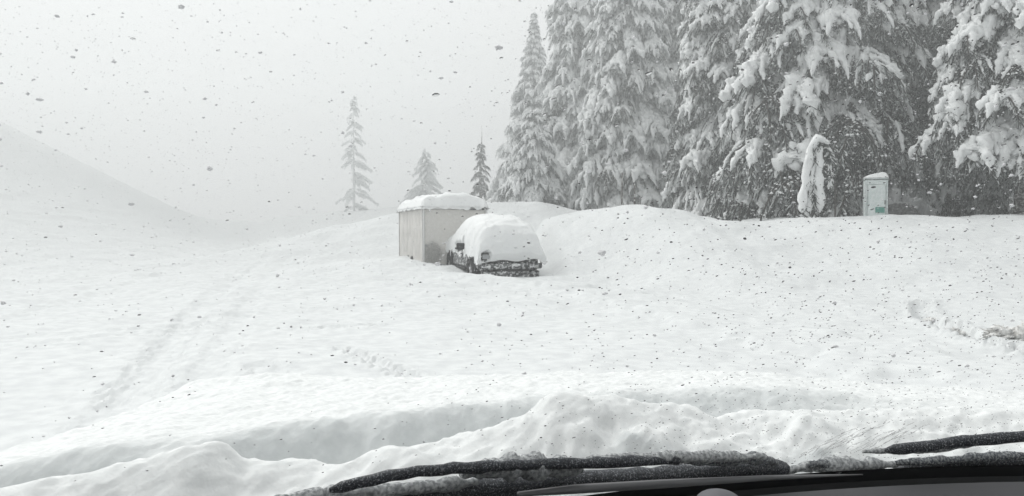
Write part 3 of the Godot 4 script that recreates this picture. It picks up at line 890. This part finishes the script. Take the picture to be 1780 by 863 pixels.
func build_car() -> void:
	var root := thing("own_car", "dark car the view is taken from, its hood under snow and windscreen beaded with water", "car", Vector3.ZERO)
	var s := Shape.new()      # hood
	for i in 14:
		for j in 30:
			var x := -0.95 + 2.35 * j / 29.0
			var d0 := base_d(clamp(x, -0.75, 1.5)) + 0.06
			var d: float = lerp(d0, 2.15, i / 13.0)
			var e: float = clamp((abs(x - 0.22) - 0.9) / 0.28, 0.0, 1.0)
			s.p(Vector3(x, 1.0 - 0.06 * pow(i / 13.0, 2.0) - 0.22 * e * e, -d))
	grid(s, 14, 30, 0)
	obj("hood", s, mats.paint, root)
	s = Shape.new()      # cowl below the wipers
	for i in 5:
		for j in 40:
			var x := -0.9 + 2.3 * j / 39.0
			var q := i / 4.0
			s.p(Vector3(x, lerp(1.115, 1.0, q), -(base_d(x) + lerp(-0.012, 0.1, q))))
	grid(s, 5, 40, 0)
	obj("cowl", s, mats.black, root)
	s = Shape.new()      # windscreen
	for i in 16:
		for j in 40:
			s.p(pane_at(-0.75 + 2.05 * j / 39.0, lerp(1.118, 1.76, i / 15.0)))
	grid(s, 16, 40, 0)
	var pane := obj("windscreen", s, mats.pane, root)
	s = Shape.new()      # black edge band along its foot
	for i in 3:
		for j in 60:
			var x := -0.75 + 2.05 * j / 59.0
			s.p(pane_at(x, 1.126) + Vector3(0, [-0.2, -0.006, 0.0][i], [-0.012, -0.008, 0.004][i]))
	grid(s, 3, 60, 0)
	obj("edge_band", s, mats.black, pane)
	# dashboard: the shelf behind the glass
	s = Shape.new()
	for i in 12:
		for j in 50:
			var x := -0.85 + 2.2 * j / 49.0
			var q := i / 11.0
			s.p(Vector3(x, 1.115 + 0.012 * sin(q * PI) - 0.10 * q * q, -(base_d(x) - 0.035 - 0.42 * q)))
	grid(s, 12, 50, 0)
	obj("dashboard", s, mats.dash, root)
	s = Shape.new()
	blob(s, at(1250, 875, 0.86), Vector3(0.026, 0.014, 0.026), 0.0, 1.0, 14, 24)
	obj("light_sensor", s, plain(Color(0.09, 0.09, 0.1), 0.6), root)
	s = Shape.new()
	tube(s, strip([[900, 860], [1000, 851], [1150, 842], [1340, 831], [1500, 826]], -0.012), [0.003, 0.0055, 0.0055, 0.0035, 0.001], 6)
	obj("gap_strip", s, plain(Color(0.15, 0.15, 0.155), 0.4), root)  # grey strip added for the bright snow glimpsed under the glass
	s = Shape.new()      # dash panel below, facing the cabin
	for i in 6:
		for j in 30:
			var x := -0.85 + 2.2 * j / 29.0
			var q := i / 5.0
			s.p(Vector3(x, 1.014 - 0.45 * q, -(base_d(x) - 0.457) + 0.12 * sin(q * PI) * 0.5))
	grid(s, 6, 30, 0)
	obj("dash_front", s, mats.dash, root)
	# cabin round the eye: roof, front pillars, door panels, seats' back wall
	s = Shape.new()
	box(s, Vector3(0.25, 1.80, 0.92), Vector3(1.05, 0.03, 1.15), 0.02)
	obj("roof", s, mats.lining, root)
	for e in [-0.80, 1.32]:
		s = Shape.new()
		var b := pane_at(clamp(e, -0.75, 1.3), 1.1)
		tube(s, [Vector3(e, 1.05, b.z), Vector3(e, 1.45, (b.z - 0.2) * 0.5), Vector3(e, 1.79, -0.2)], [0.05, 0.045, 0.05], 8)
		obj("front_pillar", s, mats.lining, root)
		s = Shape.new()
		box(s, Vector3(e, 0.75, 0.7), Vector3(0.06, 0.33, 1.3), 0.03)
		obj("door_panel", s, mats.lining, root)
	s = Shape.new()
	box(s, Vector3(0.25, 1.05, 1.95), Vector3(1.0, 0.75, 0.05), 0.03)
	obj("rear_wall", s, mats.lining, root)
	s = Shape.new()
	box(s, Vector3(0.25, 0.42, 0.8), Vector3(1.05, 0.04, 1.2), 0.02)
	obj("cabin_floor", s, mats.lining, root)
	# wipers
	var blade1 := smooth_line(strip([[572, 853], [630, 838], [700, 825], [760, 818], [830, 812], [1000, 806], [1180, 800]], 0.012), 30)
	var arm1 := smooth_line(strip([[600, 882], [720, 864], [840, 850], [1000, 836], [1180, 824], [1325, 815], [1362, 817]], 0.016), 36)
	var blade2 := smooth_line(strip([[1540, 783], [1600, 778], [1680, 768], [1800, 758], [2000, 750]], 0.012), 24)
	var arm2 := smooth_line(strip([[1560, 820], [1640, 812], [1720, 808], [1800, 804], [2000, 800]], 0.016), 24)
	var k := 0
	for e in [[blade1, arm1], [blade2, arm2]]:
		var wp := Node3D.new()
		wp.name = "wiper"
		root.add_child(wp, true)
		s = Shape.new()
		tube(s, e[0], range(e[0].size()).map(func(j): return (0.0052 if k == 0 else 0.006) if j > 0 else 0.002), 8, Color.WHITE, 1.2, 1.2, 0.25, 60.0)
		obj("blade", s, mats.rubber, wp)
		s = Shape.new()
		tube(s, e[1], range(e[1].size()).map(func(j): return 0.0105), 10, Color.WHITE, 1.0, 1.3, 0.2, 40.0)
		obj("arm", s, mats.rubber, wp)
		k += 1

	# water: beads and streaks on the outside of the glass
	var bead := Shape.new()
	for i in 6:
		var th := PI * 0.5 * i / 5.0
		for j in 12:
			var a := TAU * j / 12.0
			bead.p(Vector3(sin(th) * cos(a), sin(th) * sin(a), cos(th) * 0.5))
	grid(bead, 6, 12, 0, true)
	var c := bead.p(Vector3.ZERO)
	for j in 12: bead.tri(c, 60 + (j + 1) % 12, 60 + j)
	var mm := MultiMesh.new()
	mm.transform_format = MultiMesh.TRANSFORM_3D
	mm.mesh = bead.mesh()
	var list := []
	var r := RandomNumberGenerator.new()
	r.seed = 5
	while list.size() < 12500:
		var x := r.randf_range(-0.7, 1.25)
		var y := r.randf_range(1.14, 1.74)
		var p := pane_at(x, y)
		var u := p.x / -p.z      # denser where the air from the vent does not reach, to the right and low
		var share: float = 0.06 + 0.94 * smoothstep(-0.3, 0.6, u)
		if r.randf() > share: continue
		var n := pane_normal(x, y)
		var rad := 0.00034 * pow(r.randf_range(0.3, 1.0), -0.7) * (1.0 if r.randf() < 0.93 else 1.7)
		var b := Basis.looking_at(-n, Vector3.UP)
		b = b * Basis(Vector3.BACK, r.randf_range(-0.6, 0.6))
		list.append(Transform3D(b.scaled_local(Vector3(rad * r.randf_range(1.1, 2.0), rad, rad)), p + n * 0.0006))
	mm.instance_count = list.size()
	for j in list.size(): mm.set_instance_transform(j, list[j])
	var mi := MultiMeshInstance3D.new()
	mi.name = "water_beads"
	mi.multimesh = mm
	mi.material_override = mats.water
	mi.set_meta("kind", "stuff")
	pane.add_child(mi)
	for j in 22:
		var u0 := 1385.0 + j * 8.0 + r.randf_range(-6, 6)
		var v0 := 800.0 - r.randf_range(0, 22) - j * 0.9
		var len_ := r.randf_range(50, 105) * (1.0 - j * 0.015)
		var q := []
		for t in 6: q.append([u0 + len_ * t / 5.0 + r.randf_range(-2, 2), v0 - len_ * 0.52 * pow(t / 5.0, 0.85) + r.randf_range(-2, 2)])
		s = Shape.new()
		tube(s, smooth_line(strip(q, 0.0006), 14), range(14).map(func(z): return 0.00035 + 0.0003 * sin(z * 1.7 + j)), 6)
		obj("water_streak", s, mats.water, pane)

# ------------------------------------------------------------------ snow on the hood
var ridge := [[-0.9, 1.15], [-0.53, 1.172], [-0.38, 1.182], [-0.33, 1.148], [-0.23, 1.14], [-0.12, 1.144], [-0.05, 1.155], [0.03, 1.172], [0.06, 1.188], [0.16, 1.188], [0.22, 1.175], [0.28, 1.165], [0.34, 1.145], [0.5, 1.15], [0.7, 1.145], [1.4, 1.14]]
var wall_top := [[-0.95, 1.10], [-0.6, 1.128], [-0.45, 1.12], [-0.3, 1.118], [0.1, 1.116], [0.35, 1.11], [0.5, 1.115], [0.9, 1.085], [1.1, 1.07], [1.4, 1.06]]
var floor_y := [[-0.95, 1.03], [-0.62, 1.035], [-0.5, 1.10], [-0.42, 1.055], [-0.3, 1.02], [0.1, 1.02], [0.3, 1.05], [0.6, 1.07], [0.95, 1.075], [1.4, 1.06]]

func build_hood_snow() -> void:
	var s := Shape.new()
	var rows := 200
	var cols := 330
	var grey_spots := [[at(1125, 765, 1.09), 0.055, 0.95], [at(1010, 800, 1.03), 0.05, 0.6], [at(1300, 790, 1.08), 0.09, 0.5], [at(1440, 790, 1.1), 0.08, 0.7]]  # spots where the snow is given a darker colour
	var bumps := [[at(985, 735, 1.14), 0.075, 0.009], [at(1030, 740, 1.08), 0.05, 0.007], [at(1122, 752, 1.10), 0.055, 0.022], [at(1290, 770, 1.13), 0.075, 0.010], [at(1380, 765, 1.16), 0.06, 0.008], [at(1420, 760, 1.2), 0.05, 0.008], [at(700, 790, 1.02), 0.06, 0.006], [at(1010, 780, 1.03), 0.03, 0.012]]
	for i in rows:
		for j in cols:
			var x := -0.95 + 2.35 * j / (cols - 1.0)
			var f := i / (rows - 1.0)
			var d0 := base_d(clamp(x, -0.75, 1.5)) + 0.022
			var d: float = lerp(d0, 2.16, f)
			var q := d - d0 + 0.03 * noise.get_noise_2d(x * 4.0, 1.0) + 0.012 * noise.get_noise_2d(x * 16.0, 1.0)
			var wy: float = table(wall_top, x) - 0.06 * clamp((q - 0.55) / 0.7, 0.0, 1.0)
			var fy: float = table(floor_y, x)
			var ry: float = table(ridge, x)
			var far_: float = lerp(fy, wy, smoothstep(0.44, 0.60, q))
			var near_: float = lerp(1.085, ry, smoothstep(0.02, 0.24, q))
			var y: float = lerp(near_, far_, smoothstep(0.22, 0.38, q))
			y += 0.008 * noise.get_noise_2d(x * 7.0, d * 7.0) + 0.004 * noise.get_noise_2d(x * 30.0, d * 30.0) + 0.0022 * noise.get_noise_2d(x * 75.0, d * 75.0)
			y += 0.006 * noise.get_noise_2d(x * 20.0, d * 22.0 + 50.0) * (1.0 - smoothstep(0.1, 0.35, q))
			for b in bumps:
				var w: Vector2 = Vector2(x - b[0].x, (d + b[0].z) * 0.8) / float(b[1])
				w += Vector2(0.25 * noise.get_noise_2d(x * 14.0, d * 14.0), 0.25 * noise.get_noise_2d(x * 14.0 + 9.0, d * 14.0))
				y += b[2] * (1.0 - smoothstep(0.5, 1.0, w.length()))
			var e: float = clamp((2.16 - d) / 0.14, 0.0, 1.0)
			y = lerp(0.94, y, sqrt(1.0 - (1.0 - e) * (1.0 - e)))
			var e2: float = clamp((x + 0.95) / 0.12, 0.0, 1.0)
			y = lerp(0.8, y, sqrt(1.0 - (1.0 - e2) * (1.0 - e2)))
			var darken: float = smoothstep(0.30, 0.37, q) * (1.0 - smoothstep(0.53, 0.66, q)) * clamp((wy - fy) / 0.06, 0.0, 1.0)       # darker colour on the floor and wall of the hollow
			darken = clamp(darken + 0.1 * noise.get_noise_2d(x * 8.0, d * 8.0), 0.0, 1.0)
			for g in grey_spots: darken = max(darken, g[2] * (1.0 - smoothstep(0.45, 1.0, Vector2(x - g[0].x, d + g[0].z).length() / float(g[1]) + 0.35 * noise.get_noise_2d(x * 12.0, d * 12.0))))
			s.p(Vector3(x, y, -d), Color.WHITE.lerp(Color(0.74, 0.755, 0.76), darken))
	grid(s, rows, cols, 0)
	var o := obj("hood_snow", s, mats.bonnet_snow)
	tag(o, "layer of snow over the hood of the near car, hollowed behind the wipers", "snow")
	# slush caked along the wipers
	var crusts := [[[470, 872], [560, 866], [700, 852], [830, 838], 0.009, "melting grey slush under the tip of the longer wiper"], [[800, 824], [870, 814], [950, 814], [1010, 818], 0.014, "fuzzy grey clump of slush in the middle of the longer wiper"], [[960, 806], [1060, 801], [1180, 796], [1330, 795], 0.0075, "speckled crust of frost along the longer wiper"],
		[[1190, 804], [1260, 801], [1325, 799], [1352, 806], 0.008, "rounded dark slush crust on the thick end of the longer wiper"], [[1362, 822], [1400, 814], [1450, 812], [1560, 808], 0.010, "half clear slush piled between the two wipers"], [[1400, 812], [1415, 808], [1430, 808], [1445, 812], 0.007, "small black clot of slush between the wipers"], [[1500, 786], [1560, 784], [1640, 780], [1700, 772], 0.007, "thin grey slush on the blade of the wiper at the right edge"], [[1556, 806], [1640, 802], [1720, 796], [1830, 790], 0.007, "slush crust along the wiper cut off by the right edge of the view"]]
	var kk := 0
	for e in crusts:
		s = Shape.new()
		var line := smooth_line(strip([e[0], e[1], e[2], e[3]], 0.018), 60)
		var rr: float = e[4]
		tube(s, line, range(60).map(func(j): return rr * (0.25 + 0.75 * sqrt(sin(PI * clamp(j / 59.0, 0.02, 0.98)))) * (1.0 + 0.5 * noise.get_noise_2d(j * 0.11, kk * 5.0))), 18, Color.WHITE, 1.0, 0.8, 0.22, 30.0)
		o = obj("slush_crust", s, mats.crust if kk in [3, 5, 7] else mats.slush)
		tag(o, e[5], "slush", "slush caked on the wipers")
		kk += 1

# ------------------------------------------------------------------ falling snow
func build_snowfall() -> void:
	var s := Shape.new()
	blob(s, Vector3.ZERO, Vector3(1, 0.8, 1), 0.6, 1.0, 6, 8)
	var mm := MultiMesh.new()
	mm.transform_format = MultiMesh.TRANSFORM_3D
	mm.mesh = s.mesh()
	var r := RandomNumberGenerator.new()
	r.seed = 8
	var list := []
	for k in 42000:
		var p := Vector3(r.randf_range(-15, 15), r.randf_range(0.2, 9.0), r.randf_range(-22.0, -1.7))
		if p.z > -2.4 and p.y < 1.3: continue
		var q := r.randf_range(0.0025, 0.0085)
		list.append(Transform3D(Basis.from_euler(Vector3(r.randf() * TAU, r.randf() * TAU, 0)).scaled_local(Vector3(q * r.randf_range(1.0, 1.8), q, q)), p))
	mm.instance_count = list.size()
	for k in list.size(): mm.set_instance_transform(k, list[k])
	var mi := MultiMeshInstance3D.new()
	mi.name = "falling_snow"
	mi.multimesh = mm
	mi.material_override = mats.flake
	add_child(mi)
	tag(mi, "thin scatter of snowflakes falling through the air", "snowfall", "", "stuff")

# ------------------------------------------------------------------
func _ready() -> void:
	var cam := Camera3D.new()
	cam.name = "camera"
	add_child(cam)
	cam.position = Vector3(0, EYE, 0)
	cam.rotation.x = -PITCH
	cam.fov = rad_to_deg(2.0 * atan(431.5 / FOCAL))
	cam.near = 0.02
	cam.far = 3000.0
	cam.current = true

	var we := WorldEnvironment.new()
	we.name = "environment"
	var env := Environment.new()
	env.background_mode = Environment.BG_SKY
	env.tonemap_mode = Environment.TONE_MAPPER_LINEAR
	env.tonemap_exposure = 1.82
	var overcast := Image.create(64, 32, false, Image.FORMAT_RGB8)       # an even overcast sky
	for y in 32:
		for x in 64:
			var k := 0.93 + 0.006 * sin(x * 0.2) * sin(y * 0.3)
			overcast.set_pixel(x, y, Color(k * 0.994, k * 1.003, k * 1.003))
	var sm := PanoramaSkyMaterial.new()
	sm.panorama = ImageTexture.create_from_image(overcast)
	sm.energy_multiplier = 0.7
	var sky := Sky.new()
	sky.sky_material = sm
	env.sky = sky
	env.volumetric_fog_enabled = true       # falling snow and mist, which scatter light mostly forward
	env.volumetric_fog_density = 0.009
	env.volumetric_fog_albedo = Color(0.925, 0.935, 0.935)
	env.volumetric_fog_anisotropy = 0.4
	env.volumetric_fog_length = 400.0
	env.sdfgi_enabled = true; env.ssao_enabled = true; env.ssil_enabled = true
	we.environment = env
	add_child(we)
	var sun := DirectionalLight3D.new()
	sun.name = "sun"
	sun.light_energy = 0.5
	sun.light_color = Color(1.0, 1.0, 0.99)
	sun.light_angular_distance = 60
	sun.shadow_enabled = true
	add_child(sun)
	sun.basis = Basis.looking_at(Vector3(0.5, -0.7, 0.5))

	noise.seed = 4; noise.frequency = 1.0; noise.fractal_octaves = 3
	fine.seed = 14; fine.frequency = 1.0; fine.fractal_octaves = 2
	rng.seed = 1
	make_materials()
	build_ground()
	build_trees()
	build_sapling()
	build_bank_things()
	build_trailer()
	build_truck()
	build_car()
	build_hood_snow()
	build_snowfall()
